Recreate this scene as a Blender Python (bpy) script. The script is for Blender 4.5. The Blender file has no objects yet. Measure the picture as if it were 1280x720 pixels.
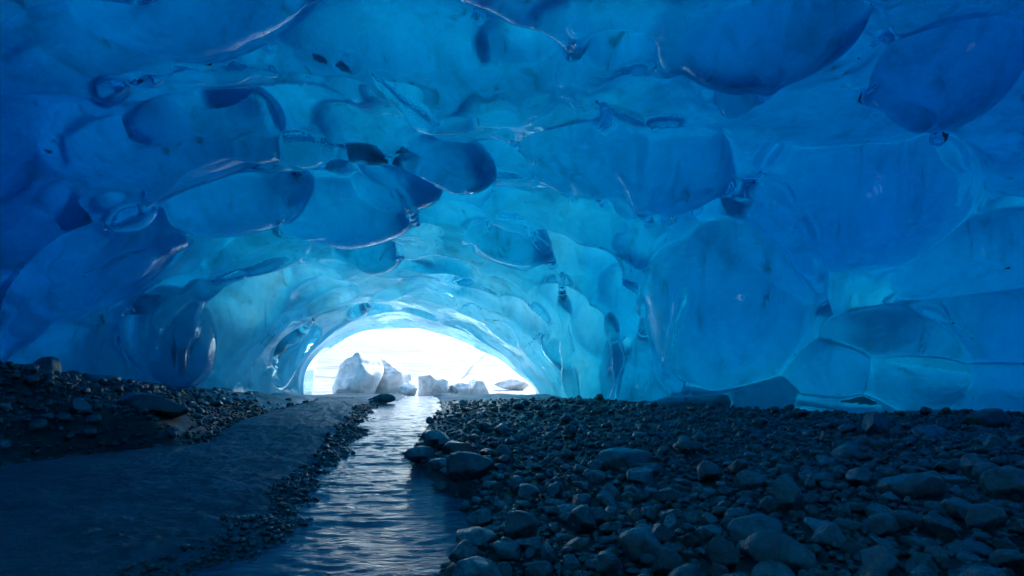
import bpy, math, random
import numpy as np

R = math.radians
rng = np.random.default_rng(7)
random.seed(7)
scene = bpy.context.scene
col = scene.collection

# ------------------------------------------------------------------ camera
CAM_Z = 1.3
F = 762.0            # focal length in pixels of a 1280 px wide picture
HOR = 455.0          # picture row of the horizon
cam_d = bpy.data.cameras.new('camera')
cam_d.sensor_width = 36.0
cam_d.lens = 36.0 * F / 1280.0
cam_d.shift_y = (HOR - 360.0) / 1280.0
cam_d.clip_start = 0.05
cam_d.clip_end = 2000.0
cam = bpy.data.objects.new('camera', cam_d)
cam.location = (0, 0, CAM_Z)
cam.rotation_euler = (R(90), 0, 0)
col.objects.link(cam)
scene.camera = cam

# ------------------------------------------------------------------ sky, sun, exposure
SUN_EL, SUN_AZ = 44.0, 38.0          # azimuth measured from +Y towards +X
world = bpy.data.worlds.new('World')
scene.world = world
world.use_nodes = True
wn = world.node_tree
wn.nodes.clear()
w_out = wn.nodes.new('ShaderNodeOutputWorld')
w_bg = wn.nodes.new('ShaderNodeBackground')
w_sky = wn.nodes.new('ShaderNodeTexSky')
w_sky.sky_type = 'NISHITA'
w_sky.sun_disc = False
w_sky.sun_elevation = R(SUN_EL)
w_sky.sun_rotation = R(SUN_AZ)
w_sky.air_density = 1.0
w_sky.dust_density = 1.2
w_sky.ozone_density = 1.0
wn.links.new(w_sky.outputs[0], w_bg.inputs[0])
w_bg.inputs[1].default_value = 0.15
wn.links.new(w_bg.outputs[0], w_out.inputs[0])

sun_d = bpy.data.lights.new('sun', 'SUN')
sun_d.energy = 2.6
sun_d.angle = R(14)
sun_d.color = (1.0, 0.99, 0.97)
sun = bpy.data.objects.new('sun', sun_d)
sun.rotation_euler = (R(90 - SUN_EL), 0, R(180 - SUN_AZ))
sun.location = (8, 40, 40)
col.objects.link(sun)

scene.view_settings.view_transform = 'Standard'
scene.view_settings.look = 'None'
scene.view_settings.gamma = 1.0
scene.view_settings.exposure = 1.92
cy = scene.cycles
cy.use_denoising = True
cy.use_adaptive_sampling = True
cy.adaptive_threshold = 0.03
cy.max_bounces = 12
cy.diffuse_bounces = 4
cy.glossy_bounces = 4
cy.transmission_bounces = 10
cy.transparent_max_bounces = 16
cy.volume_bounces = 0
cy.sample_clamp_indirect = 6.0
cy.caustics_reflective = True
cy.blur_glossy = 0.5

# ------------------------------------------------------------------ helpers
def px_ray(px, py):
    return np.array([(px - 640.0) / F, 1.0, (HOR - py) / F])

def at(px, py, d):
    r = px_ray(px, py)
    return np.array([0, 0, CAM_Z]) + r * d

def vnoise2(x, y, seed=0):
    """cheap smooth 2-D value noise in -1..1"""
    xi = np.floor(x).astype(np.int64); yi = np.floor(y).astype(np.int64)
    fx = x - xi; fy = y - yi
    fx = fx * fx * (3 - 2 * fx); fy = fy * fy * (3 - 2 * fy)
    def hsh(a, b):
        n = (a * 374761393 + b * 668265263 + seed * 974634777) & 0x7fffffff
        n = ((n ^ (n >> 13)) * 1274126177) & 0x7fffffff
        return ((n ^ (n >> 16)) & 0xffff) / 32767.5 - 1.0
    a = hsh(xi, yi); b = hsh(xi + 1, yi); c = hsh(xi, yi + 1); d = hsh(xi + 1, yi + 1)
    return (a * (1 - fx) + b * fx) * (1 - fy) + (c * (1 - fx) + d * fx) * fy

def fbm2(x, y, oct=4, seed=0):
    v = 0; a = 1.0; t = 0
    for o in range(oct):
        v = v + a * vnoise2(x * 2 ** o + 17.3 * o, y * 2 ** o - 9.1 * o, seed + o)
        t += a; a *= 0.5
    return v / t

def sstep(a, b, x):
    t = np.clip((x - a) / (b - a), 0, 1)
    return t * t * (3 - 2 * t)

def mesh_from(name, verts, faces, mats, smooth=True, normals=None):
    me = bpy.data.meshes.new(name)
    verts = np.asarray(verts, dtype=np.float32)
    faces = np.asarray(faces, dtype=np.int32)
    nf, k = faces.shape
    me.vertices.add(len(verts)); me.vertices.foreach_set('co', verts.ravel())
    me.loops.add(nf * k); me.loops.foreach_set('vertex_index', faces.ravel())
    me.polygons.add(nf)
    me.polygons.foreach_set('loop_start', np.arange(0, nf * k, k, dtype=np.int32))
    me.polygons.foreach_set('use_smooth', np.full(nf, smooth))
    for m in (mats if isinstance(mats, (list, tuple)) else [mats]):
        me.materials.append(m)
    me.update(calc_edges=True)
    return me

def link(name, me, parent=None, kind=None):
    o = bpy.data.objects.new(name, me)
    col.objects.link(o)
    if parent is not None: o.parent = parent
    if kind: o['kind'] = kind
    return o

class NT:
    def __init__(self, name):
        self.m = bpy.data.materials.new(name)
        self.m.use_nodes = True
        self.t = self.m.node_tree
        self.t.nodes.clear()
        self.out = self.n('ShaderNodeOutputMaterial')
    def n(self, kind, **kw):
        nd = self.t.nodes.new(kind)
        for k, v in kw.items():
            if k.startswith('i_'):
                nd.inputs[k[2:].replace('_', ' ')].default_value = v
            else:
                setattr(nd, k, v)
        return nd
    def l(self, a, b): self.t.links.new(a, b)
    def coord(self): return self.n('ShaderNodeTexCoord').outputs['Object']
    def pos(self): return self.n('ShaderNodeNewGeometry').outputs['Position']
    def noise(self, vec, scale, detail=4, rough=0.55, dist=0.0):
        nd = self.n('ShaderNodeTexNoise', i_Scale=scale, i_Detail=detail, i_Roughness=rough, i_Distortion=dist)
        if vec is not None: self.l(vec, nd.inputs['Vector'])
        return nd.outputs['Fac']
    def ramp(self, fac, stops):
        nd = self.n('ShaderNodeValToRGB')
        e = nd.color_ramp.elements
        while len(e) < len(stops): e.new(0.5)
        for q, (p, c) in zip(e, stops):
            q.position = p
            q.color = (c, c, c, 1) if isinstance(c, (int, float)) else (*c, 1)
        self.l(fac, nd.inputs[0])
        return nd.outputs[0]
    def math(self, op, a, b=None, c=None):
        nd = self.n('ShaderNodeMath', operation=op)
        for i, v in enumerate((a, b, c)):
            if v is None: continue
            if isinstance(v, (int, float)): nd.inputs[i].default_value = v
            else: self.l(v, nd.inputs[i])
        return nd.outputs[0]
    def mix(self, fac, a, b, mode='MIX'):
        nd = self.n('ShaderNodeMix', data_type='RGBA', blend_type=mode)
        for s, v in ((nd.inputs[0], fac), (nd.inputs[6], a), (nd.inputs[7], b)):
            if isinstance(v, (int, float)): s.default_value = v
            elif isinstance(v, tuple): s.default_value = (*v, 1)
            else: self.l(v, s)
        return nd.outputs[2]
    def bump(self, h, strength, dist, normal=None):
        nd = self.n('ShaderNodeBump', i_Strength=strength, i_Distance=dist)
        self.l(h, nd.inputs['Height'])
        if normal is not None: self.l(normal, nd.inputs['Normal'])
        return nd.outputs[0]
    def stretch(self, vec, s, rot=(0, 0, 0)):
        nd = self.n('ShaderNodeMapping')
        nd.inputs['Scale'].default_value = s
        nd.inputs['Rotation'].default_value = rot
        self.l(vec, nd.inputs[0])
        return nd.outputs[0]

# ------------------------------------------------------------------ materials
def mat_glacier():
    s = NT('glacier_ice')
    p = s.pos()
    # clear dark lenses and milky bubbly patches frozen into the ice
    wisp = s.noise(s.stretch(p, (1.0, 0.8, 0.45)), 0.9, 5, 0.6, 0.9)
    streak = s.noise(s.stretch(p, (2.2, 1.6, 0.35)), 1.1, 4, 0.55, 1.2)
    lens = s.ramp(wisp, [(0.25, 0.55), (0.42, 0.86), (0.6, 1.0)])
    lens2 = s.ramp(streak, [(0.27, 0.45), (0.34, 0.85), (0.46, 1.0)])
    fac = s.math('MULTIPLY', lens, lens2)
    bub = s.noise(p, 2.2, 6, 0.65, 0.3)
    tint = s.ramp(bub, [(0.35, (0.72, 0.90, 0.95)), (0.62, (0.92, 0.97, 0.98))])
    colr = s.mix(1.0, tint, fac, 'MULTIPLY')
    # white patches of trapped air
    white = s.math('MULTIPLY', s.ramp(s.noise(p, 0.32, 2), [(0.56, 0.0), (0.66, 1.0)]), s.ramp(s.noise(p, 5.0, 6, 0.7), [(0.45, 0.0), (0.58, 1.0)]))
    colr = s.mix(s.math('MULTIPLY', white, 0.6), colr, (0.80, 0.97, 1.0))
    rip = s.bump(s.noise(p, 4.0, 5, 0.6, 0.4), 0.5, 0.06)
    tr = s.n('ShaderNodeBsdfTranslucent'); s.l(colr, tr.inputs[0]); s.l(rip, tr.inputs['Normal'])
    df = s.n('ShaderNodeBsdfDiffuse'); s.l(s.mix(1.0, colr, (0.30, 0.74, 0.92), 'MULTIPLY'), df.inputs[0]); s.l(rip, df.inputs['Normal'])
    inner = s.n('ShaderNodeMixShader'); inner.inputs[0].default_value = 0.52
    s.l(tr.outputs[0], inner.inputs[1]); s.l(df.outputs[0], inner.inputs[2])
    # unseen upper glacier surface: clear, with snow cover added to dim light below
    tp = s.n('ShaderNodeBsdfTransparent'); tp.inputs[0].default_value = (1, 1, 1, 1)
    sd = s.n('ShaderNodeBsdfDiffuse'); sd.inputs[0].default_value = (0.8, 0.83, 0.86, 1)
    outer = s.n('ShaderNodeMixShader'); outer.inputs[0].default_value = 0.765
    s.l(tp.outputs[0], outer.inputs[1]); s.l(sd.outputs[0], outer.inputs[2])
    at_ = s.n('ShaderNodeAttribute', attribute_name='outer')
    mx = s.n('ShaderNodeMixShader'); s.l(at_.outputs['Fac'], mx.inputs[0])
    s.l(inner.outputs[0], mx.inputs[1]); s.l(outer.outputs[0], mx.inputs[2])
    s.l(mx.outputs[0], s.out.inputs['Surface'])
    va = s.n('ShaderNodeVolumeAbsorption')
    # Beer-Lambert: sigma = density * (1 - colour)
    va.inputs['Color'].default_value = (0.0, 0.876, 0.954, 1)
    va.inputs['Density'].default_value = 3.0
    s.l(va.outputs[0], s.out.inputs['Volume'])
    s.m.cycles.homogeneous_volume = True
    return s.m

def mat_clear():
    s = NT('clear_ice')
    p = s.pos()
    rip = s.bump(s.noise(p, 1.8, 3, 0.5, 0.8), 0.35, 0.08)
    rip = s.bump(s.noise(p, 8.0, 3, 0.5, 0.2), 0.10, 0.012, rip)
    g = s.n('ShaderNodeBsdfGlass', i_IOR=1.55)
    g.inputs['Color'].default_value = (0.66, 0.93, 1.0, 1)
    g.inputs['Roughness'].default_value = 0.01
    s.l(rip, g.inputs['Normal'])
    s.l(g.outputs[0], s.out.inputs['Surface'])
    return s.m

def mat_rock(name='rock', a=(0.038, 0.050, 0.053), b=(0.17, 0.19, 0.195), rough=0.33, scale=6.0):
    s = NT(name)
    p = s.coord()
    rnd = s.n('ShaderNodeObjectInfo').outputs['Random']
    base = s.mix(s.ramp(s.noise(p, scale, 6, 0.65), [(0.3, 0.0), (0.7, 1.0)]), a, b)
    mulr = s.math('MULTIPLY_ADD', rnd, 0.9, 0.55)
    g = s.n('ShaderNodeCombineColor')
    for i in range(3): s.l(mulr, g.inputs[i])
    base = s.mix(1.0, base, g.outputs[0], 'MULTIPLY')
    bs = s.n('ShaderNodeBsdfPrincipled')
    s.l(base, bs.inputs['Base Color'])
    rr = s.math('MULTIPLY_ADD', s.noise(p, scale * 0.6, 3), 0.42, rough - 0.25)
    s.l(rr, bs.inputs['Roughness'])
    bs.inputs['Specular IOR Level'].default_value = 1.0
    nb = s.bump(s.noise(p, scale * 2.5, 8, 0.7), 0.6, 0.03)
    s.l(nb, bs.inputs['Normal'])
    s.l(bs.outputs[0], s.out.inputs['Surface'])
    return s.m

def mat_ground():
    s = NT('cave_floor')
    p = s.pos()
    big = s.noise(p, 0.8, 5, 0.6)
    base = s.mix(s.ramp(big, [(0.35, 0.0), (0.65, 1.0)]), (0.022, 0.028, 0.031), (0.07, 0.08, 0.084))
    bs = s.n('ShaderNodeBsdfPrincipled')
    s.l(base, bs.inputs['Base Color'])
    s.l(s.math('MULTIPLY_ADD', s.noise(p, 2.0, 4), 0.6, 0.12), bs.inputs['Roughness'])
    h = s.noise(p, 9.0, 10, 0.72)
    s.l(s.bump(h, 0.9, 0.10), bs.inputs['Normal'])
    s.l(bs.outputs[0], s.out.inputs['Surface'])
    return s.m

def mat_silt():
    s = NT('frozen_silt')
    p = s.pos()
    flow = s.stretch(p, (1.0, 1.5, 1.0), (0, 0, R(-12)))
    big = s.noise(flow, 0.9, 6, 0.62, 0.5)
    base = s.mix(s.ramp(big, [(0.35, 0.0), (0.68, 1.0)]), (0.03, 0.095, 0.13), (0.12, 0.22, 0.27))
    bs = s.n('ShaderNodeBsdfPrincipled')
    s.l(base, bs.inputs['Base Color'])
    s.l(s.math('MULTIPLY_ADD', s.noise(flow, 3.0, 6, .7), 0.5, 0.2), bs.inputs['Roughness'])
    bs.inputs['Specular IOR Level'].default_value = 0.8
    h = s.noise(flow, 5.0, 9, 0.66, 0.3)
    h2 = s.noise(p, 22.0, 6, 0.75)
    n1 = s.bump(h, 0.8, 0.10)
    s.l(s.bump(h2, 1.0, 0.06, n1), bs.inputs['Normal'])
    s.l(bs.outputs[0], s.out.inputs['Surface'])
    return s.m

def mat_water():
    s = NT('melt_water')
    p = s.pos()
    fl = s.stretch(p, (1.0, 2.6, 1.0), (0, 0, R(8)))
    n1 = s.noise(fl, 3.2, 5, 0.6, 0.6)
    bs = s.n('ShaderNodeBsdfPrincipled')
    bs.inputs['Base Color'].default_value = (0.03, 0.10, 0.16, 1)
    bs.inputs['Roughness'].default_value = 0.12
    bs.inputs['IOR'].default_value = 1.33
    n2 = s.noise(fl, 9.0, 3, 0.5, 1.0)
    b1 = s.bump(n2, 0.4, 0.015)
    s.l(s.bump(n1, 0.55, 0.05, b1), bs.inputs['Normal'])
    s.l(bs.outputs[0], s.out.inputs['Surface'])
    return s.m

def mat_snow(name='snow', a=(0.26, 0.30, 0.33), b=(0.10, 0.135, 0.16), scale=0.5, bump=0.08):
    s = NT(name)
    p = s.pos()
    n = s.noise(s.stretch(p, (0.35, 1.2, 1.0)), scale, 6, 0.6, 0.3)
    base = s.mix(s.ramp(n, [(0.38, 1.0), (0.56, 0.0)]), a, b)
    bs = s.n('ShaderNodeBsdfPrincipled')
    s.l(base, bs.inputs['Base Color'])
    bs.inputs['Roughness'].default_value = 0.55
    s.l(s.bump(s.noise(p, 6.0, 8, 0.65), 0.6, bump), bs.inputs['Normal'])
    s.l(bs.outputs[0], s.out.inputs['Surface'])
    return s.m

M_ICE = mat_glacier()
M_CLEAR = mat_clear()
M_ROCK = mat_rock()
M_GRAVEL = mat_rock('gravel_rock', (0.034, 0.044, 0.047), (0.15, 0.168, 0.172), 0.33, 9.0)
M_GROUND = mat_ground()
M_SILT = mat_silt()
M_WATER = mat_water()
M_SNOW = mat_snow()

# ------------------------------------------------------------------ the glacier with its cave
TAB_Y = np.array([-9.0, -6.0, 0.0, 5.0, 10.0, 13.0, 15.0, 17.0, 19.0, 22.0, 25.0, 28.0, 30.0, 34.0])
TAB_L = np.array([-5.0, -8.0, -9.5, -11.0, -11.5, -11.3, -10.8, -10.3, -9.8, -9.2, -8.9, -9.3, -11.0, -12.0])
TAB_R = np.array([6.0, 10.0, 13.5, 15.0, 15.8, 15.0, 11.0, 5.0, 3.3, 1.9, 1.3, 1.1, 1.8, 3.0])
TAB_C = np.array([0.0, 1.0, 2.0, 2.0, 2.0, 1.5, 0.0, -2.6, -3.2, -4.3, -5.0, -5.5, -5.5, -5.5])
TAB_H = np.array([3.5, 5.0, 6.3, 6.5, 6.4, 6.1, 5.7, 5.2, 4.8, 4.1, 3.5, 3.15, 3.2, 3.4])
TAB_PL = np.array([2.5, 2.5, 2.6, 2.6, 2.6, 2.6, 2.6, 2.5, 2.4, 2.2, 2.1, 2.1, 2.0, 2.0])
TAB_PR = np.array([2.5, 2.5, 2.6, 2.6, 2.6, 2.6, 2.5, 2.3, 2.0, 1.55, 1.5, 1.55, 2.0, 2.0])

def base_void(x, y, z):
    """negative inside the cave"""
    l, r, c, h = (np.interp(y, TAB_Y, t) for t in (TAB_L, TAB_R, TAB_C, TAB_H))
    lf = x < c
    a = np.where(lf, c - l, r - c); p = np.where(lf, np.interp(y, TAB_Y, TAB_PL), np.interp(y, TAB_Y, TAB_PR))
    u = np.abs(x - c) / a; w = np.maximum(z, 0.0) / h
    k = np.power(np.maximum(u ** p + w ** p, 1e-6), 1 / p)
    g = (k - 1.0) * np.minimum(a, h) * 0.9
    return np.maximum(g, -9.5 - y)

def cast(px, py, fn=base_void):
    r = px_ray(px, py); o = np.array([0, 0, CAM_Z])
    t = np.linspace(1.0, 33.0, 1600)
    p = o[None] + r[None] * t[:, None]
    g = fn(p[:, 0], p[:, 1], p[:, 2])
    i = np.argmax(g > 0)
    if g[i] <= 0: return None, None, None
    P = p[i]; e = 0.05
    n = np.array([fn(P[0] + e, P[1], P[2]) - fn(P[0] - e, P[1], P[2]),
                  fn(P[0], P[1] + e, P[2]) - fn(P[0], P[1] - e, P[2]),
                  fn(P[0], P[1], P[2] + e) - fn(P[0], P[1], P[2] - e)]).astype(float)
    n = -n / np.linalg.norm(n)                  # points into the cave
    return P, n, t[i]

# hollows melted into the ice and lobes left standing, each: px, py, half width, half height, roll, depth
HOLLOWS = [
    (520, 60, 165, 95, -12, .5), (648, 62, 62, 92, 0, .55), (772, 55, 62, 68, 0, .5), (895, 85, 60, 60, 20, .45),
    (985, 40, 120, 85, 0, .5), (1190, 90, 130, 130, 0, .4), (330, 20, 170, 60, -8, .4), (90, 60, 170, 80, 10, .4),
    (270, 165, 170, 75, 12, .5), (110, 210, 120, 70, 30, .45), (330, 245, 130, 58, 10, .5), (425, 255, 85, 55, 0, .55),
    (470, 165, 80, 50, -25, .5), (560, 195, 62, 34, -20, .5), (640, 195, 70, 45, -10, .5), (740, 175, 85, 62, 0, .5),
    (835, 185, 85, 65, 10, .5), (480, 225, 55, 30, -10, .5), (555, 240, 58, 30, -12, .5), (640, 250, 50, 32, -15, .5),
    (715, 250, 50, 40, -30, .5), (785, 250, 40, 50, -30, .5), (560, 275, 60, 28, -8, .5), (640, 305, 60, 32, -25, .55),
    (440, 310, 60, 32, 10, .5), (370, 300, 60, 30, 25, .5), (300, 310, 110, 40, 30, .5), (180, 330, 130, 45, 34, .5),
    (60, 350, 110, 60, 34, .5), (320, 385, 95, 75, 20, .55), (215, 410, 70, 70, 30, .5), (100, 430, 110, 45, 28, .5),
    (400, 370, 45, 42, 30, .5), (500, 330, 55, 30, 0, .5), (560, 335, 38, 30, -20, .5), (690, 320, 45, 45, -30, .5),
    (745, 335, 35, 50, -20, .5), (700, 385, 40, 50, -20, .5), (740, 430, 30, 60, -8, .5), (785, 400, 32, 70, -5, .5),
    (650, 400, 40, 40, -35, .5), (600, 375, 40, 30, -30, .5), (540, 365, 35, 25, 0, .5), (690, 455, 30, 45, -10, .5),
    (1072, 225, 150, 120, 0, .28), (1000, 290, 60, 95, 20, .6), (890, 262, 90, 26, -4, .7), (1030, 380, 34, 60, 0, .6), (360, 440, 40, 45, 25, .5), (270, 460, 60, 40, 20, .5),
]
LOBES = [   # px, py, half width, half height, roll, how far it stands out of the wall (m)
    (952, 330, 84, 84, 0, .97), (905, 376, 104, 114, 0, 2.0), (1255, 325, 150, 90, 0, 1.0), (1290, 405, 175, 74, 0, 1.5),
    (1122, 430, 96, 46, -6, 1.7), (1106, 472, 74, 38, -8, 2.2), (1022, 464, 50, 42, 20, 1.9),
    (955, 494, 62, 22, 8, 1.2), (1045, 504, 70, 22, -5, 1.5), (1240, 484, 92, 40, 0, 2.0), (880, 505, 80, 14, 5, 1.2),
    (1075, 232, 138, 112, 0, 1.1), (1180, 60, 90, 110, 0, .4), (960, 15, 130, 92, 0, .5), (935, 95, 32, 58, -25, .3),
    (432, 256, 96, 56, -5, .65), (300, 246, 95, 48, 15, .45),
    (742, 186, 84, 62, -15, .5), (838, 196, 88, 72, 12, .6), (205, 165, 160, 62, 12, .45), (560, 200, 62, 36, -18, .4),
    (640, 300, 56, 34, -20, .5), (500, 232, 60, 32, -8, .35), (215, 420, 50, 74, 20, .35), (110, 330, 130, 52, 32, .5),
    (835, 430, 16, 65, 8, .5), (722, 470, 13, 40, 0, .3), (768, 460, 11, 45, 0, .3),
]

RIDGES = [   # glassy lips: picture polyline, half thickness in picture pixels
    ([(58, 192), (72, 160), (95, 138), (150, 110), (230, 95), (330, 90), (400, 105)], 7),
    ([(330, 64), (400, 72), (450, 86), (490, 122), (540, 160), (600, 153), (650, 148), (702, 110)], 7),
    ([(702, 110), (745, 138), (772, 172), (782, 215), (800, 255), (818, 290)], 9),
    ([(165, 278), (198, 232), (250, 192), (330, 182), (430, 190), (520, 206), (570, 232)], 9),
    ([(345, 275), (343, 238), (385, 203), (450, 205), (500, 238), (522, 280)], 8),
    ([(75, 342), (100, 306), (142, 284), (190, 262)], 9), ([(0, 450), (28, 408), (80, 372), (150, 340), (235, 292)], 10),
    ([(190, 445), (200, 400), (240, 366), (300, 345)], 8), ([(226, 470), (230, 422), (252, 356)], 7),
    ([(265, 332), (310, 302), (352, 286), (400, 292)], 8), ([(580, 158), (622, 165), (664, 192), (668, 215)], 5),
    ([(585, 296), (620, 276), (650, 281), (682, 312), (692, 334)], 8), ([(715, 218), (760, 258), (776, 285)], 5),
    ([(928, 205), (972, 236), (1004, 268), (1018, 305)], 8),     ([(930, 150), (1010, 118), (1100, 118), (1162, 158), (1206, 222), (1200, 256)], 8),
    ([(800, 330), (812, 290), (850, 264), (905, 258), (960, 272), (998, 308), (1022, 352), (1028, 400), (1000, 430)], 10),
    ([(870, 245), (920, 232), (975, 250), (1012, 290)], 9),
    ([(1110, 378), (1180, 345), (1280, 332)], 8),
    ([(440, 396), (478, 368), (530, 358), (568, 376)], 5), ([(700, 330), (706, 400), (712, 500)], 6),
    ([(762, 395), (772, 450), (766, 502)], 6), ([(802, 375), (806, 440), (800, 490)], 7), ([(665, 215), (700, 225), (726, 262)], 5),
    ([(455, 195), (490, 185), (525, 205), (548, 225)], 5), ([(330, 480), (345, 440), (392, 400)], 6), ([(120, 400), (150, 392), (205, 372)], 7),
    ([(1110, 380), (1170, 388), (1214, 425)], 6), ([(832, 475), (838, 420), (852, 360)], 6), ([(640, 250), (668, 270), (700, 290)], 5),
    ([(960, 60), (966, 100), (950, 130)], 7), ([(822, 120), (842, 70), (838, 10)], 8), ([(705, 100), (722, 50), (722, 0)], 8), ([(592, 0), (600, 60), (608, 120)], 6),
]

def frame(roll, tilt=0):
    c, s = math.cos(R(roll)), math.sin(R(roll))
    a = np.array([[c, 0, s], [0, 1, 0], [-s, 0, c]])          # rows: right, depth, up
    c, s = math.cos(R(tilt)), math.sin(R(tilt))
    return np.array([[1, 0, 0], [0, c, -s], [0, s, c]]) @ a

BODY_LOBES = []
def feature_list():
    out = []
    BODY_LOBES.clear()
    r1 = np.random.default_rng(4)
    for (px, py, hw, hh, roll, dep) in HOLLOWS:
        P, n, d = cast(px, py)
        if P is None: continue
        rx, rz = hw * d / F, hh * d / F
        ry = max(0.9 * min(rx, rz), 0.55 * max(rx, rz))
        c = P + n * (min(rx, ry, rz) * (1 - dep))
        out.append((0, c, np.array([rx, ry, rz * 1.15]) * 1.08, frame(roll, r1.uniform(18, 38)), r1.choice([.03, .05, .16])))
    # smaller random scallops between them
    r2 = np.random.default_rng(21)
    pts = []
    for _ in range(6000):
        px = r2.uniform(-330, 1500); py = r2.uniform(-420, 500)
        near = math.hypot(px - 560, (py - 400) * 1.2)
        s = np.interp(near, [40, 100, 250, 500, 900], [18, 31, 56, 112, 190]) * (1.15 if px < 600 else 1.0)
        if px > 850: s *= 1.6
        if all((px - q[0]) ** 2 + (py - q[1]) ** 2 > (0.72 * (s + q[2])) ** 2 for q in pts):
            pts.append((px, py, s))
    for (px, py, s) in pts:
        P, n, d = cast(px, py)
        if P is None: continue
        r = s * d / F
        sc = np.array([r * r2.uniform(.9, 1.7), r * r2.uniform(.6, 1.0), r * r2.uniform(.7, 1.2)])
        roll = (30 if px < 450 else -20 if px < 850 else 0) + r2.uniform(-15, 15)
        if s > 34 and r2.uniform() < .28:
            sc = sc * np.array([.85, 1, .9]); ex = r2.uniform(.18, .4) * sc[1]
            BODY_LOBES.append((1, P - n * (sc[1] - ex * .5), sc * .97, frame(roll, 12), .10))
            out.append((1, P - n * (sc[1] - ex), sc, frame(roll, 12), .06)); continue
        dep = r2.uniform(.30, .52) * (0.7 if px > 850 else 1.35 if s < 24 else 1)
        out.append((0, P + n * (r * (1 - dep)), sc, frame(roll, r2.uniform(15, 45)), r2.choice([.03, .06, .15, .3])))
    # rear half of the chamber, behind the viewer
    for _ in range(70):
        y = r2.uniform(-8, 3); a = r2.uniform(0.1, math.pi - .1)
        l = np.interp(y, TAB_Y, TAB_L); rr = np.interp(y, TAB_Y, TAB_R); h = np.interp(y, TAB_Y, TAB_H)
        P = np.array([(l + rr) / 2 + (rr - l) / 2 * math.cos(a) * .95, y, h * math.sin(a) * .95])
        r = r2.uniform(1.0, 2.2)
        out.append((0, P * np.array([.9, 1, .9]), np.array([r, r, r]), frame(0), .06))
    for (px, py, hw, hh, roll, dep) in LOBES:
        P, n, d = cast(px, py)
        if P is None: continue
        rx, rz = hw * d / F, hh * d / F
        ry = max(1.0 * min(rx, rz), 0.7 * max(rx, rz), dep)
        v = px_ray(px, py); v = v / np.linalg.norm(v)
        BODY_LOBES.append((1, P + v * (ry - dep * (.25 if py > 400 or px > 1150 else .30)), np.array([rx, ry, rz]) * .96, frame(roll, 4), .10))
        out.append((1, P + v * (ry - dep), np.array([rx, ry, rz]), frame(roll), .06 if py > 320 else .12))
    return out

H_GRID = 0.085
GX = np.arange(-15.0, 20.0, H_GRID, dtype=np.float32)
GY = np.arange(-12.5, 31.0, H_GRID, dtype=np.float32)
GZ = np.arange(-0.9, 11.4, H_GRID, dtype=np.float32)
G_LO = np.array([GX[0], GY[0], GZ[0]], dtype=float); G_SHP = (len(GX), len(GY), len(GZ))

def ridge_features(g):
    fn = lambda x, y, z: tri(g, (np.stack([x, y, z], 1) - G_LO) / H_GRID)
    out = []
    for line, w in RIDGES:
        pts = []
        for (a, b) in zip(line[:-1], line[1:]):
            n = max(2, int(math.hypot(b[0] - a[0], b[1] - a[1]) / (w * .8)))
            for t in np.arange(n) / n: pts.append((a[0] + (b[0] - a[0]) * t, a[1] + (b[1] - a[1]) * t))
        pts.append(line[-1])
        Q = []
        for (px, py) in pts:
            r = px_ray(px, py); t = np.linspace(2.0, 27.0, 700)
            p = np.array([0, 0, CAM_Z])[None] + r[None] * t[:, None]
            v = fn(p[:, 0], p[:, 1], p[:, 2]); m = np.argmax(v > 0)
            if v[m] <= 0: continue
            Q.append((px, py, t[m]))
        if len(Q) < 3: continue
        dd = np.array([q[2] for q in Q])
        ker = np.ones(5) / 5; dd = np.convolve(np.pad(dd, 2, mode='edge'), ker, 'valid')      # one continuous lip, not a zigzag in depth
        for m, ((px, py, _), d) in enumerate(zip(Q, dd)):
            e = math.sin(math.pi * (m + .5) / len(Q)) ** .5
            r = (1.15 if line[0][0] < 600 and w > 6 else 1.0) * max(w * d / F, .07) * (.5 + .7 * e) * (1 + .22 * math.sin(m * .7 + w))
            c = np.array([0, 0, CAM_Z]) + px_ray(px, py) * (d - r * .55)
            out.append((1, c, np.array([r, r * 1.5, r]), frame(0), .03 + .4 * r))
    return out

def carve(g, feats):
    h = H_GRID
    for kind, c, r, fr_, k in feats:
        ext = np.abs(fr_.T) @ r * 1.25 + 0.3
        i0 = np.clip(np.floor((c - ext - G_LO) / h).astype(int), 0, G_SHP)
        i1 = np.clip(np.ceil((c + ext - G_LO) / h).astype(int), 0, G_SHP)
        if np.any(i1 <= i0): continue
        sl = tuple(slice(a, b) for a, b in zip(i0, i1))
        dx = GX[sl[0]][:, None, None] - np.float32(c[0]); dy = GY[sl[1]][None, :, None] - np.float32(c[1]); dz = GZ[sl[2]][None, None, :] - np.float32(c[2])
        fr_ = fr_.astype(np.float32); r = r.astype(np.float32)
        q = [(fr_[m, 0] * dx + fr_[m, 1] * dy + fr_[m, 2] * dz) / r[m] for m in range(3)]
        k0 = np.sqrt(q[0] ** 2 + q[1] ** 2 + q[2] ** 2) + np.float32(1e-6)
        k1 = np.sqrt((q[0] / r[0]) ** 2 + (q[1] / r[1]) ** 2 + (q[2] / r[2]) ** 2) + np.float32(1e-6)
        d = k0 * (k0 - 1) / k1
        k = np.float32(k)
        if kind == 0:
            hh = np.clip(0.5 + 0.5 * (g[sl] - d) / k, 0, 1)
            g[sl] = g[sl] * (1 - hh) + d * hh - k * hh * (1 - hh)
        else:
            d = -d
            hh = np.clip(0.5 + 0.5 * (d - g[sl]) / k, 0, 1)
            g[sl] = g[sl] * (1 - hh) + d * hh + k * hh * (1 - hh)

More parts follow.
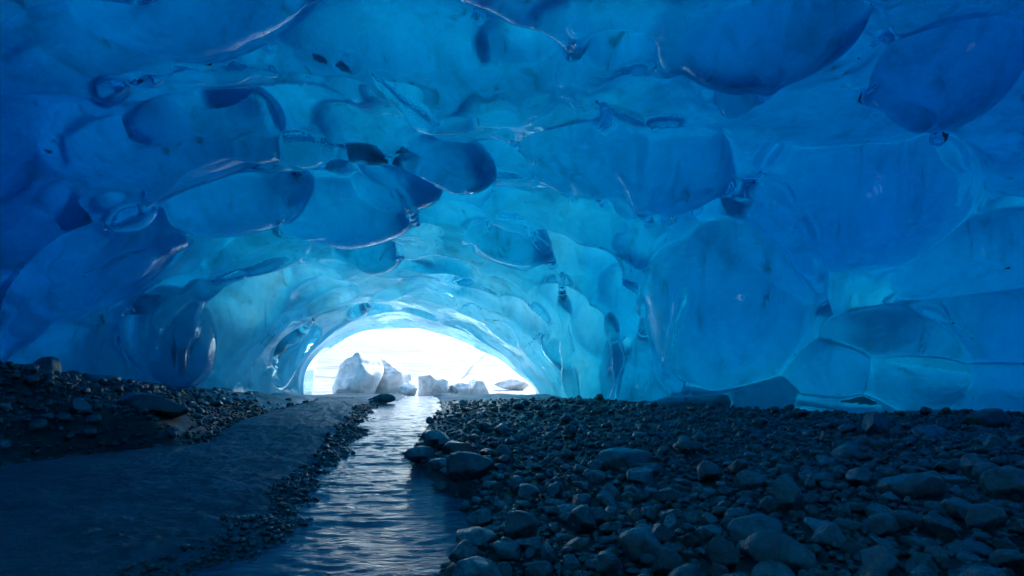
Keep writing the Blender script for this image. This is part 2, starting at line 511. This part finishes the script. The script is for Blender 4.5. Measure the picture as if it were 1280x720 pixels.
def wobble(g, seed, n, f0, f1, amp):
    r3 = np.random.default_rng(seed)
    X = GX[:, None, None]; Y = GY[None, :, None]; Z = GZ[None, None, :]
    for q in range(n):
        f = r3.normal(size=3); f = (f / np.linalg.norm(f) * r3.uniform(f0, f1)).astype(np.float32)
        w = np.sin(f[0] * X + np.float32(r3.uniform(0, 6))) * np.sin(f[1] * Y + np.float32(r3.uniform(0, 6)))
        g += (w * np.float32(amp / (0.6 + np.linalg.norm(f) * .25))) * np.sin(f[2] * Z + np.float32(r3.uniform(0, 6)))

CORN = [(i, j, k) for i in (0, 1) for j in (0, 1) for k in (0, 1)]
def tri(arr, P):
    i = np.clip(np.floor(P).astype(int), 0, np.array(arr.shape) - 2); t = P - i
    r = 0
    for c in CORN:
        w = 1
        for q in range(3): w = w * (t[:, q] if c[q] else 1 - t[:, q])
        r = r + w * arr[i[:, 0] + c[0], i[:, 1] + c[1], i[:, 2] + c[2]]
    return r

def surface_net(f):
    """vertices, quads and normals of f = 0 (f < 0 inside)"""
    ins = f < 0
    n0, n1, n2 = (s - 1 for s in f.shape)
    cnt = np.zeros((n0, n1, n2), dtype=np.int8)
    for (i, j, k) in CORN: cnt += ins[i:i + n0, j:j + n1, k:k + n2]
    act = (cnt > 0) & (cnt < 8)
    idx = np.argwhere(act)
    vid = np.full(act.shape, -1, dtype=np.int32); vid[act] = np.arange(len(idx))
    val = {c: f[idx[:, 0] + c[0], idx[:, 1] + c[1], idx[:, 2] + c[2]] for c in CORN}
    acc = np.zeros((len(idx), 3)); num = np.zeros(len(idx))
    for a in CORN:
        for ax in range(3):
            if a[ax]: continue
            b = list(a); b[ax] = 1; b = tuple(b)
            va, vb = val[a], val[b]
            m = (va < 0) != (vb < 0)
            t = np.where(m, va / np.where(va == vb, 1, va - vb), 0)
            p = np.repeat(np.array(a, float)[None], len(idx), 0); p[:, ax] += t
            acc += p * m[:, None]; num += m
    V = idx + acc / num[:, None]
    faces = []
    for ax in range(3):
        o1, o2 = (ax + 1) % 3, (ax + 2) % 3
        sa = [slice(1, -1)] * 3; sa[ax] = slice(0, -1)
        sb = list(sa); sb[ax] = slice(1, None)
        A = ins[tuple(sa)]; B = ins[tuple(sb)]
        for flip, msk in ((False, A & ~B), (True, ~A & B)):
            e = np.argwhere(msk)
            e[:, o1] += 1; e[:, o2] += 1
            quad = []
            for (d1, d2) in ((-1, -1), (0, -1), (0, 0), (-1, 0)):
                c = e.copy(); c[:, o1] += d1; c[:, o2] += d2
                quad.append(vid[c[:, 0], c[:, 1], c[:, 2]])
            qd = np.stack(quad, 1)
            if flip: qd = qd[:, ::-1]
            faces.append(qd)
    faces = np.concatenate(faces)
    faces = faces[(faces >= 0).all(1)]
    N = np.zeros_like(V)
    for q in range(3):
        e = np.zeros(3); e[q] = 0.6
        N[:, q] = tri(f, V + e) - tri(f, V - e)
    N /= np.linalg.norm(N, axis=1)[:, None] + 1e-9
    for _ in range(2):
        V = V - N * np.clip(tri(f, V) / H_GRID, -.4, .4)[:, None] * 0.7
    return V, faces, N.astype(np.float32)

def body_features():
    """fractures, bubbles and old melt lenses where the clear ice ends"""
    r2 = np.random.default_rng(77); out = []
    for _ in range(520):
        px = r2.uniform(-350, 1550); py = r2.uniform(-420, 500)
        P, n, d = cast(px, py)
        if P is None: continue
        r = r2.uniform(18, 70) * d / F
        sc = np.array([r * r2.uniform(.7, 1.8), r * r2.uniform(.5, 1.0), r * r2.uniform(.5, 1.2)])
        if r2.uniform() < .72: out.append((0, P - n * .25 + n * r * r2.uniform(.3, .8), sc, frame(r2.uniform(-50, 50), r2.uniform(-30, 50)), r2.choice([.04, .1])))
        else: out.append((1, P - n * .25 - n * r * r2.uniform(.4, .8), sc, frame(r2.uniform(-50, 50), r2.uniform(-30, 50)), .25))
    return out

ADDED_REAR_OPENINGS = [(0, np.array([6.0, -10.5, 2.9]), np.array([1.2, 4.5, 1.2]), np.eye(3), .4),  # openings added unseen behind the viewer, for glints and light on the stones
                 (0, np.array([-4.5, -10.5, 2.8]), np.array([1.1, 4.5, 1.2]), np.eye(3), .4)]

def build_glacier():
    h = H_GRID
    X = GX[:, None, None]; Y = GY[None, :, None]; Z = GZ[None, None, :]
    base = base_void(np.broadcast_to(X, G_SHP), Y, Z).astype(np.float32)
    g = base + np.float32(0.12)
    carve(g, feature_list())
    carve(g, ADDED_REAR_OPENINGS)
    carve(g, ridge_features(g))
    wobble(g, 5, 9, 1.2, 4.5, 0.055)
    # the milky body behind the clear skin
    b = base - np.float32(0.30)
    carve(b, body_features())
    carve(b, BODY_LOBES)
    wobble(b, 6, 8, 2.0, 6.0, 0.07)
    np.minimum(b, g - np.float32(0.07), out=b)
    # ice thickness over the cave, shaped for light: thin unseen roof brightens the stones
    XX, YY = np.meshgrid(GX, GY, indexing='ij')
    T = np.interp(YY, [-12, 5, 8.5, 13, 17, 21, 25, 29], [.8, .8, 2.5, 2.1, 1.6, .8, .5, .5])
    T = T + 1.5 * sstep(-3.5, -9, XX) * sstep(19, 14, YY)
    T = T + 2.0 * sstep(4.0, 9, XX) * sstep(13.5, 8, YY) * sstep(2, 6, YY) + .9 * sstep(5, 10, XX) * sstep(11, 15, YY)
    tmin = np.interp(YY, [4.5, 7.5, 11, 16, 19, 22], [.6, 1.8, 1.7, 1.45, .9, .35]).astype(np.float32)
    tmin = tmin + (1.0 * sstep(2, 6, XX) + .9 * sstep(7, 11, XX) + .5 * sstep(-6, -9, XX) * sstep(17, 13, YY)).astype(np.float32)
    T = np.maximum(T + 0.35 * fbm2(XX * .3, YY * .3, 3, 3), .45)
    blk = np.minimum(base - T[:, :, None].astype(np.float32), b - tmin[:, :, None])
    blk = np.maximum(blk, (YY - 28.4 - 0.5 * fbm2(XX * .4, YY * 0 + 2.0, 2, 9))[:, :, None])
    blk = np.maximum(blk, np.maximum(-14.7 - X, X - 19.6))
    blk = np.maximum(blk, Z - 11.2)
    blk = np.maximum(blk, np.maximum(-12.2 - Y, -0.65 - Z)).astype(np.float32)
    nb = -b
    V, faces, N = surface_net(np.maximum(nb, blk))
    outer = (tri(blk, V) > tri(nb, V) - 0.02).astype(np.float32)
    me = mesh_from('glacier', V * h + G_LO, faces, M_ICE)
    at_ = me.attributes.new('outer', 'FLOAT', 'POINT'); at_.data.foreach_set('value', outer)
    me.normals_split_custom_set_from_vertices(N)
    o = link('glacier', me, None, 'structure')
    # clear melt-smoothed skin, only where it faces the cave
    V, faces, N = surface_net(-g)
    fc = tri(blk, V)
    faces = faces[(fc[faces] < -0.02).all(1)]
    u, inv = np.unique(faces, return_inverse=True)
    V, N = V[u], N[u]; faces = inv.reshape(-1, 4)
    me = mesh_from('clear_ice', V * h + G_LO, faces, M_CLEAR)
    me.normals_split_custom_set_from_vertices(N)
    link('clear_ice', me, None, 'structure')
    return o, g

import time as _t
_t0 = _t.time()
glacier, G_VOID = build_glacier(); G_H = H_GRID
print('glacier', len(glacier.data.vertices), round(_t.time() - _t0, 1))

def in_void(x, y, z):
    i = np.clip(((np.array([x, y, z]) - G_LO) / G_H).astype(int), 0, np.array(G_VOID.shape) - 1)
    return G_VOID[tuple(i)] < 0

# ------------------------------------------------------------------ terrain
ST_Y = np.array([-8, 2.0, 3.7, 4.23, 4.57, 4.98, 5.74, 6.4, 7.2, 8.2, 9.6, 11.4, 14.0, 17.1, 20.0, 24.0, 30.0, 400])
ST_X = np.array([-1.9, -1.6, -1.4, -1.27, -1.18, -1.08, -1.13, -1.24, -1.51, -1.83, -2.05, -2.3, -2.63, -3.03, -3.3, -3.6, -4.2, -4.2])
ST_W = np.array([1.0, .9, .8, .74, .68, .65, .69, .69, .52, .41, .35, .36, .60, .8, .7, .5, .3, .0])
def water_z(y): return np.interp(y, [0, 6, 9, 12, 16, 22, 40], [-.20, -.17, -.13, -.06, -.03, -.02, -.02])
FT_Y = np.array([-8, 4, 7.5, 8.6, 10.0, 11.5, 13.0, 16.0, 20.0, 23.0, 30])
FT_X = np.array([-9, -8.0, -7.0, -6.4, -5.3, -5.7, -6.1, -6.5, -6.6, -7.6, -12])

def terrain(x, y):
    z = 0.05 * fbm2(x * .5, y * .5, 4, 11) + 0.03 * fbm2(x * 2.2, y * 2.2, 3, 12)
    sx = np.interp(y, ST_Y, ST_X) + 0.10 * fbm2(y * .9, y * 0, 3, 31); sw = np.interp(y, ST_Y, ST_W)
    sx2 = sx
    # pebble field rises a little to the right
    z = z + 0.16 * sstep(0.3, 5, x - sx2) * sstep(26, 20, y) + 0.10 * fbm2(x * .35 + 5, y * .35, 3, 14) * sstep(1, 4, x - sx2)
    z = z + 0.35 * sstep(9, 13.5, x) * sstep(18, 12, y)
    # moraine bank on the left
    ft = np.interp(y, FT_Y, FT_X) + 0.35 * fbm2(x * .7, y * .7, 3, 15)
    hb = np.interp(y, [0, 8, 11, 14, 18, 21, 24], [1.35, 1.35, 1.25, .85, .5, .25, 0])
    dd = ft - x
    z = z + hb * (sstep(-.2, 3.6, dd) * .75 + .25 * sstep(0, .7, dd)) + (0.11 * fbm2(x * 1.6, y * 1.6, 4, 16) + .10 * fbm2(x * 5, y * 5, 3, 20)) * sstep(0, 1, dd)
    # bed under the frozen silt
    z = z - 0.42 * sstep(.1, -.35, x - sx) * sstep(-.3, .5, x - ft) * sstep(23, 20, y)
    # stream bed
    dist = np.abs(x - sx) + 0.14 * fbm2(x * 2.0, y * 2.0, 3, 17)
    z = z - (0.34 + z * .6) * sstep(sw + .28, sw - .12, dist) * (y < 200)
    z = z - 0.42 * sstep(23.5, 28.5, y) * sstep(60, 40, y)
    # land outside rises gently away from the glacier
    z = z + 3.6 * sstep(34, 120, y) + 12 * sstep(110, 400, y) + 0.25 * fbm2(x * .08, y * .16, 3, 19) * sstep(28, 50, y)
    return z

def axis(knots):
    out = []
    for (a, b, s) in knots: out.append(np.arange(a, b, s))
    return np.concatenate(out)

def sheet(xs, ys, zf):
    XX, YY = np.meshgrid(xs, ys, indexing='ij')
    ZZ = zf(XX, YY)
    n, m = XX.shape
    V = np.stack([XX.ravel(), YY.ravel(), ZZ.ravel()], 1)
    I = np.arange(n * m).reshape(n, m)
    Q = np.stack([I[:-1, :-1].ravel(), I[1:, :-1].ravel(), I[1:, 1:].ravel(), I[:-1, 1:].ravel()], 1)
    return V, Q

gx = axis([(-600, -60, 60), (-60, -16, 4), (-16, -9, .12), (-9, 9, .06), (9, 20, .16), (20, 60, 4), (60, 601, 60)])
gy = axis([(-60, -10, 5), (-10, 2, .5), (2, 8, .045), (8, 14, .07), (14, 30, .14), (30, 60, 1.0), (60, 200, 8), (200, 801, 50)])
V, Q = sheet(gx, gy, terrain)
ground = link('ground', mesh_from('ground', V, Q, M_GROUND), None, 'structure')

# frozen silt sheet left of the stream
def silt_z(x, y):
    z = terrain(x, y)
    sx = np.interp(y, ST_Y, ST_X) + 0.10 * fbm2(y * .9, y * 0, 3, 31); sw = np.interp(y, ST_Y, ST_W)
    edge = (sx - sw - 0.02) - x + 0.26 * fbm2(x * .9, y * .9, 3, 41) + 0.12 * fbm2(x * 4.5, y * 4.5, 4, 44)
    ft = np.interp(y, FT_Y, FT_X)
    e5 = np.clip(edge + .10 * fbm2(x * 7, y * 7, 3, 45), 0, 1.2) * 5
    terr = (np.floor(e5) + sstep(.0, .3, e5 % 1)) / 6
    s = water_z(y) + 0.035 + 0.05 * sstep(0, .9, edge) + 0.03 * sstep(.4, 2.5, edge) + 0.03 * fbm2(x * .6, y * .9, 3, 42) + 0.028 * fbm2(x * 2.6, y * 3.6, 4, 43) + 0.030 * np.abs(fbm2(x * 8, y * 10, 4, 47)) + 0.016 * vnoise2(x * 20, y * 20, 48)
    s = s + 0.014 * fbm2(x * 11, y * 11, 3, 46) * sstep(2.2, .1, edge) - 0.20 * sstep(.75, -.45, edge)
    s = s - 0.5 * sstep(.5, -.9, x - ft) + 0.03
    return s
xs = axis([(-10, -5, .09), (-5, 0.4, .035)]); ys = axis([(1.5, 7, .035), (7, 12, .06), (12, 22, .12)])
V, Q = sheet(xs, ys, silt_z)
silt = link('frozen_silt_shelf', mesh_from('frozen_silt_shelf', V, Q, M_SILT), None, 'structure')

# stream
xs = axis([(-6, 1.2, .035)]); ys = axis([(1.0, 8, .03), (8, 14, .05), (14, 25, .1)])
def wz(x, y):
    ph = 1.3 * fbm2(x * .9, y * .9, 3, 52)
    return water_z(y) + 0.013 * (1 - np.abs(fbm2(x * 1.7 + ph * .8, y * 5.5 + ph * 1.5, 3, 51)) * 2.2) + 0.006 * fbm2(x * 3.4, y * 9, 3, 54)
V, Q = sheet(xs, ys, wz)
c = V[Q].mean(1)
keep = np.abs(c[:, 0] - np.interp(c[:, 1], ST_Y, ST_X)) < np.interp(c[:, 1], ST_Y, ST_W) + .45
keep &= terrain(c[:, 0], c[:, 1]) < c[:, 2] + .12
Q = Q[keep]
u, inv = np.unique(Q, return_inverse=True)
water = link('stream', mesh_from('stream', V[u], inv.reshape(Q.shape), M_WATER), None, 'structure')

# snow outside and blown into the mouth
def snow_z(x, y):
    t = terrain(x, y)
    cover = sstep(18.5, 24.5, y + 3.2 * sstep(-3.2, -5.0, x) + 2.2 * fbm2(x * .45, y * .45, 4, 61) - 1.6 * sstep(-4.5, -7, x) * -1)
    return t - .12 + 0.24 * cover + 0.05 * fbm2(x * 1.2, y * 1.2, 4, 62) * cover + 0.3 * sstep(30, 45, y)
xs = axis([(-600, -60, 60), (-60, -14, 3), (-14, 6, .16), (6, 60, 3), (60, 601, 60)])
ys = axis([(16, 32, .14), (32, 60, .8), (60, 200, 8), (200, 801, 50)])
V, Q = sheet(xs, ys, snow_z)
snow = link('snow_field', mesh_from('snow_field', V, Q, M_SNOW), None, 'structure')

# ------------------------------------------------------------------ rocks
import bmesh
def ico(sub):
    bm = bmesh.new(); bmesh.ops.create_icosphere(bm, subdivisions=sub, radius=1.0)
    v = np.array([q.co[:] for q in bm.verts]); f = np.array([[q.index for q in p.verts] for p in bm.faces])
    bm.free(); return v, f
ICO = {k: ico(k) for k in (1, 2, 3, 4, 5)}

def snoise3(v, f, r, n=7):
    o = np.zeros(len(v))
    for _ in range(n):
        d = r.normal(size=3); d = d / np.linalg.norm(d) * f * r.uniform(.6, 1.6)
        o += np.sin(v @ d + r.uniform(0, 6.28))
    return o / n

def rock_shape(seed, sub, cuts=9, soft=0.05, flat=0.75, rough=0.05, ledge=0):
    r = np.random.default_rng(seed)
    v, f = ICO[sub]
    v = v.copy()
    v *= (1 + 0.16 * snoise3(v, 1.8, r))[:, None]
    for _ in range(cuts):
        n = r.normal(size=3); n /= np.linalg.norm(n)
        d = r.uniform(.50, .88)
        e = v @ n - d
        # soft clamp against the cutting plane
        over = 0.5 * (e + np.sqrt(e * e + soft * soft))
        v -= n[None] * (over * 0.96)[:, None]
    v *= (1 + rough * snoise3(v, 6, r, 9) + rough * .5 * snoise3(v, 14, r, 9))[:, None]
    v *= np.array([1, r.uniform(.65, .95), flat * r.uniform(.75, 1.1)])
    if ledge:
        v[:, 2] += ledge * (np.floor(v[:, 2] * 6 + snoise3(v, 2.5, r) * 2) / 6 - v[:, 2]) + .05 * snoise3(v, 20, r, 12)
    lo, hi = v.min(0), v.max(0)
    v = (v - (lo + hi) / 2) / (hi - lo)[0] * 1.0       # one unit wide
    return v, f

def rock_mesh(name, seed, mat, sub=4, **kw):
    v, f = rock_shape(seed, sub, **kw)
    return mesh_from(name, v, f, mat)

ROUND = [rock_mesh('stone', 100 + i, M_ROCK, 4, cuts=10, soft=.06, flat=.75, rough=.045) for i in range(10)]
ANGULAR = [rock_mesh('stone', 200 + i, M_ROCK, 4, cuts=16, soft=.03, flat=.75, rough=.04) for i in range(8)]
FLAT = [rock_mesh('stone', 300 + i, M_ROCK, 4, cuts=12, soft=.04, flat=.42, rough=.04) for i in range(6)]
def half_h(me):
    z = [v.co.z for v in me.vertices]; return (max(z) - min(z)) / 2
HH = {}
for me in ROUND + ANGULAR + FLAT: HH[me.name] = half_h(me)

def surface(x, y):
    xa, ya = np.array([x]), np.array([y])
    t = float(terrain(xa, ya)[0])
    if -10 < x < .4 and 1.5 < y < 22: t = max(t, float(silt_z(xa, ya)[0]))
    return t

placed = []       # x, y, radius
def put_stone(me, x, y, w, label, group, hmul=1.0, dmul=1.0, rz=None, sink=.22, tilt=.25, name='stone'):
    o = link(name, me)
    hz = HH[me.name] * w * hmul
    o.location = (x, y, surface(x, y) + hz * (1 - 2 * sink))
    o.scale = (w, w * dmul, w * hmul)
    o.rotation_euler = (random.uniform(-tilt, tilt), random.uniform(-tilt, tilt), random.uniform(0, 6.28) if rz is None else rz)
    o['label'] = label; o['category'] = 'stone'; o['group'] = group
    placed.append((x, y, w * .5))
    return o

def ground_hit(px, py):
    r = px_ray(px, py); t = (CAM_Z - 0.05) / max(1e-3, -r[2])
    for _ in range(30):
        z = surface(r[0] * t, t); t = (CAM_Z - z) / -r[2]
    return r[0] * t, t

G_R = 'big stones standing out of the rubble'
SPEC = [  # base px, base py, width px, kind, height factor, label
    (197, 561, 98, 'F', .9, 'long low dark boulder at the foot of the left gravel bank, touching the frozen silt'),
    (96, 566, 40, 'A', .9, 'dark angular rock at the bank foot, left of the long low boulder'),
    (127, 540, 50, 'A', .9, 'dark slab bedded in the left bank above the long low boulder'),
    (58, 562, 34, 'R', .9, 'small wedge of rock at the bank foot near the left picture edge'),
    (105, 492, 60, 'F', 1.0, 'broad flat stone near the crest of the left gravel bank'),
    (552, 655, 54, 'F', 1.2, 'lone dark stone sitting in the stream shallows apart from the rubble'),
    (586, 606, 62, 'R', .95, 'large rounded boulder at the right stream edge, biggest beside the water'),
    (574, 574, 46, 'A', .9, 'dark blocky boulder just behind the largest stream-edge boulder'),
    (548, 563, 34, 'R', .9, 'rounded dark stone between the stream and the blocky boulder'),
    (525, 578, 40, 'R', .8, 'rounded stone on the right lip of the stream where the water narrows'),
    (550, 590, 30, 'R', .8, 'wet stone at the water line just below the narrow stretch of the stream'),
    (601, 660, 40, 'R', .85, 'rounded stone at the stream edge beside the lone shallows stone'),
    (598, 678, 36, 'R', .8, 'oval stone at the stream edge, in front of its rounded twin'),
    (582, 706, 46, 'A', .8, 'dark angular stone at the stream edge by the bottom of the view'),
    (780, 592, 78, 'F', 1.15, 'flat-topped dark slab, broadest in the middle of the pebble field'),
    (812, 598, 42, 'F', 1.2, 'small wedge leaning against the front of the flat-topped slab'),
    (938, 616, 40, 'R', 1.0, 'upright egg-shaped boulder right of the flat-topped slab'),
    (836, 632, 42, 'A', .85, 'faceted stone below the flat-topped slab'),
    (880, 622, 30, 'A', 1.1, 'upright pointed stone between slab and egg-shaped boulder'),
    (728, 670, 38, 'A', 1.3, 'upright wedge-shaped stone in the left half of the pebble field'),
    (799, 704, 56, 'R', 1.15, 'large dark rounded boulder in the near pebbles, left of the foreground pair'),
    (826, 684, 42, 'A', .85, 'pale speckled stone behind the large dark foreground boulder'),
    (948, 682, 78, 'A', .85, 'broad faceted boulder behind the foreground pair'),
    (958, 716, 60, 'R', 1.0, 'dark round boulder, left one of the foreground pair'),
    (992, 722, 62, 'A', .9, 'lighter round boulder, right one of the foreground pair'),
    (1140, 630, 84, 'F', 1.35, 'wide pale slab right of centre in the pebble field'),
    (1262, 628, 62, 'R', 1.05, 'smooth pale boulder at the right picture edge'),
    (1150, 692, 44, 'F', 1.3, 'flat stone in the near pebbles below the wide pale slab'),
    (1232, 541, 54, 'A', .9, 'leaning pale block on the crest below the right ice wall'),
    (1094, 550, 40, 'A', 1.1, 'tall angular block on the crest in front of the ice mounds'),
    (1165, 552, 44, 'A', .9, 'angular block on the crest between two other crest blocks'),
    (477, 511, 36, 'F', 1.2, 'dark low boulder on the ice at the cave mouth, by the top of the stream'),
    (1055, 668, 40, 'R', .8, 'rounded stone left of the flat near stone'),
    (690, 648, 34, 'F', 1.2, 'flat stone in the pebbles between stream edge and upright wedge'),
    (660, 690, 40, 'R', .85, 'rounded cobble near the stream in the foreground rubble'),
    (1210, 700, 60, 'F', 1.2, 'broad low stone in the lower right corner of the rubble'),
]
KIND = {'R': ROUND, 'A': ANGULAR, 'F': FLAT}
for i, (px, py, wp, k, hm, lab) in enumerate(SPEC):
    x, y = ground_hit(px, py - wp * .12)
    put_stone(KIND[k][i % len(KIND[k])], x, y, wp * y / F * .95, lab, G_R, hm, rz=random.uniform(-.4, .4), tilt=.12, sink=.2)

# scatter of loose stones: sizes fall off, no two overlap
cell = {}
def key(x, y): return (int(math.floor(x / .5)), int(math.floor(y / .5)))
def add_cell(x, y, r): cell.setdefault(key(x, y), []).append((x, y, r))
for q in placed: add_cell(*q)
def free(x, y, r, f=.86):
    kx, ky = key(x, y)
    for i in range(kx - 2, kx + 3):
        for j in range(ky - 2, ky + 3):
            for (a, b, c) in cell.get((i, j), ()):
                if (a - x) ** 2 + (b - y) ** 2 < (f * (c + r)) ** 2: return False
    return True
rs = np.random.default_rng(33)
cand = []
def scatter(n, smin, smax, region, f=.86, alpha=1.6):
    for _ in range(n):
        y = max(2.9, region[1]) * (region[3] / max(2.9, region[1])) ** rs.uniform() if region[0] == 'R' else rs.uniform(region[2], region[3])
        x = rs.uniform(-1.02, 1.0) * y
        if region[0] == 'L': x = np.interp(y, FT_Y, FT_X) + .3 - 4.8 * rs.uniform() ** 1.3
        sx = np.interp(y, ST_Y, ST_X); sw = np.interp(y, ST_Y, ST_W); ft = np.interp(y, FT_Y, FT_X)
        if region[0] == 'R':
            if x < sx + sw + rs.uniform(-.12, .35) + (.5 if y > 9 else 0) * rs.uniform(): continue
        else:
            if x > ft + rs.uniform(-.3, .35): continue
        if y > 9 and not in_void(x, y, .45): continue
        if y > 21: continue
        t = rs.uniform()
        w = smin * (1 - t * (1 - (smin / smax) ** alpha)) ** (-1 / alpha)
        w = min(w, smax)
        if not free(x, y, w / 2, f): continue
        add_cell(x, y, w / 2); cand.append((x, y, w, region[0]))
scatter(600, .17, .33, ('R', 0, 0, 19))
scatter(3600, .10, .20, ('R', 0, 0, 20))
scatter(1600, .10, .32, ('L', 0, 6, 20))
scatter(14000, .05, .10, ('R', 0, 0, 20))
scatter(14000, .05, .12, ('L', 0, 6.5, 20), .8)
scatter(9000, .06, .14, ('R', 8.5, 0, 21), .8)
scatter(9000, .03, .07, ('R', 0, 0, 9), .8)
for _ in range(5200):
    y = 3.0 * 7 ** rs.uniform(); sx = np.interp(y, ST_Y, ST_X); sw = np.interp(y, ST_Y, ST_W)
    x = sx - sw - .02 + .2 * float(fbm2(np.array([y * 1.7]), np.array([3.0]), 3, 71)[0]) - .55 * rs.uniform() ** 1.6
    w = rs.uniform(.025, .075) * (1 + .5 * (y > 8))
    if free(x, y, w / 2, .75): add_cell(x, y, w / 2); cand.append((x, y, w, 'R'))
cand.sort(key=lambda q: -q[2] / q[1])
N_THINGS = 300 - len(SPEC)
def group_of(x, y, side):
    if side == 'L': return ('dark loose stone half bedded in the left gravel bank', 'stones on the left gravel bank')
    sx = np.interp(y, ST_Y, ST_X); sw = np.interp(y, ST_Y, ST_W)
    if x < sx + sw + .55: return ('small wet stone lying along the right water edge of the stream', 'stones along the stream edge')
    if y < 5.2: return ('medium dark cobble in the near rubble right of the stream', 'cobbles in the near rubble')
    if y < 8.5: return ('small dark cobble in the middle of the pebble field', 'cobbles in the middle of the pebble field')
    return ('dark stone in the far rubble below the right ice wall', 'stones in the far rubble')
for i, (x, y, w, side) in enumerate(cand[:N_THINGS]):
    pool = ROUND if rs.uniform() < .28 else ANGULAR if rs.uniform() < .6 else FLAT
    lab, grp = group_of(x, y, side)
    put_stone(pool[int(rs.integers(len(pool)))], x, y, w, lab, grp, rs.uniform(.8, 1.15), rs.uniform(.75, 1.15), sink=rs.uniform(.08, .25), tilt=.35)

def gravel(name, items, mat):
    shapes = {s: [rock_shape(500 + 20 * s + i, s, cuts=9, soft=.06, flat=.7, rough=.05) for i in range(12)] for s in (1, 2, 3)}
    VV, FF, off = [], [], 0
    for (x, y, w, side) in items:
        pxw = w * 610 / y
        s = 3 if pxw > 16 else 2 if pxw > 5 else 1
        v, f = shapes[s][int(rs.integers(12))]
        a = rs.uniform(0, 6.28); b = rs.uniform(-.4, .4)
        ca, sa, cb, sb = math.cos(a), math.sin(a), math.cos(b), math.sin(b)
        M = np.array([[ca, -sa, 0], [sa, ca, 0], [0, 0, 1]]) @ np.array([[1, 0, 0], [0, cb, -sb], [0, sb, cb]])
        p = (v * w * rs.uniform(.75, 1.2, 3)) @ M.T
        p = p - [0, 0, p[:, 2].min() * rs.uniform(.55, .85)] + [x, y, surface(x, y)]
        VV.append(p); FF.append(f + off); off += len(p)
    return link(name, mesh_from(name, np.concatenate(VV), np.concatenate(FF), mat), None, 'stuff')
rest = cand[N_THINGS:]
gravel('pebbles', [q for q in rest if q[3] == 'R'], M_GRAVEL)
gravel('bank_gravel', [q for q in rest if q[3] == 'L'], M_GRAVEL)
print('stones', len(cand), N_THINGS)

# ------------------------------------------------------------------ ice blocks outside the mouth
def mat_block():
    s = NT('snowy_ice')
    p = s.coord()
    geo = s.n('ShaderNodeNewGeometry')
    n = s.noise(p, 3.0, 6, 0.65, .4)
    base = s.mix(s.ramp(n, [(0.36, 0.0), (0.6, 1.0)]), (0.34, 0.40, 0.44), (0.66, 0.71, 0.74))
    sep = s.n('ShaderNodeSeparateXYZ'); s.l(geo.outputs['Normal'], sep.inputs[0])
    base = s.mix(s.ramp(s.math('ADD', sep.outputs[2], s.math('MULTIPLY', n, .5)), [(0.6, 0.0), (0.8, 1.0)]), base, (0.86, 0.88, 0.90))
    bs = s.n('ShaderNodeBsdfPrincipled')
    s.l(base, bs.inputs['Base Color'])
    bs.inputs['Roughness'].default_value = 0.4
    s.l(s.bump(s.noise(p, 7.0, 8, 0.68), 0.6, 0.08), bs.inputs['Normal'])
    s.l(bs.outputs[0], s.out.inputs['Surface'])
    return s.m
M_BLOCK = mat_block()
BLOCKS = [
    (447, 497, 66, 54, 29.6, 401, 'tall grey-faced ice block, leftmost and tallest of the row across the cave mouth'),
    (485, 497, 58, 48, 30.2, 402, 'broad snow-capped ice block right of the tall grey-faced one in the cave mouth'),
    (509, 497, 28, 20, 29.2, 403, 'small grey ice lump at the right foot of the broad snow-capped block'),
    (546, 495, 50, 32, 30.4, 404, 'jagged white ice block with a pointed end in the middle of the cave mouth'),
    (575, 495, 26, 20, 30.2, 405, 'small ice lump between the jagged white block and the rounded grey one'),
    (598, 494, 34, 22, 30.5, 406, 'rounded greyish ice block, right one in the row across the mouth'),
    (640, 474, 44, 16, 36.0, 407, 'low pale ice hump out on the snow beyond the right foot of the arch'),
]
for (px, py, wp, hp, d, seed, lab) in BLOCKS:
    me = rock_mesh('ice_block', seed, M_BLOCK, 5, cuts=15, soft=.015, flat=1.0, rough=.07, ledge=.12)
    o = link('ice_block', me)
    co = np.array([v.co[:] for v in me.vertices]); hz = co[:, 2].max() - co[:, 2].min()
    w = wp * d / F; h = hp * d / F * 1.15
    x = (px - 640) / F * d
    z = float(max(terrain(np.array([x]), np.array([d]))[0], snow_z(np.array([x]), np.array([d]))[0]))
    o.scale = (w, w * .9, h / hz); o.location = (x, d, z + h * .40)
    o['label'] = lab; o['category'] = 'ice block'; o['group'] = 'ice blocks in the cave mouth'
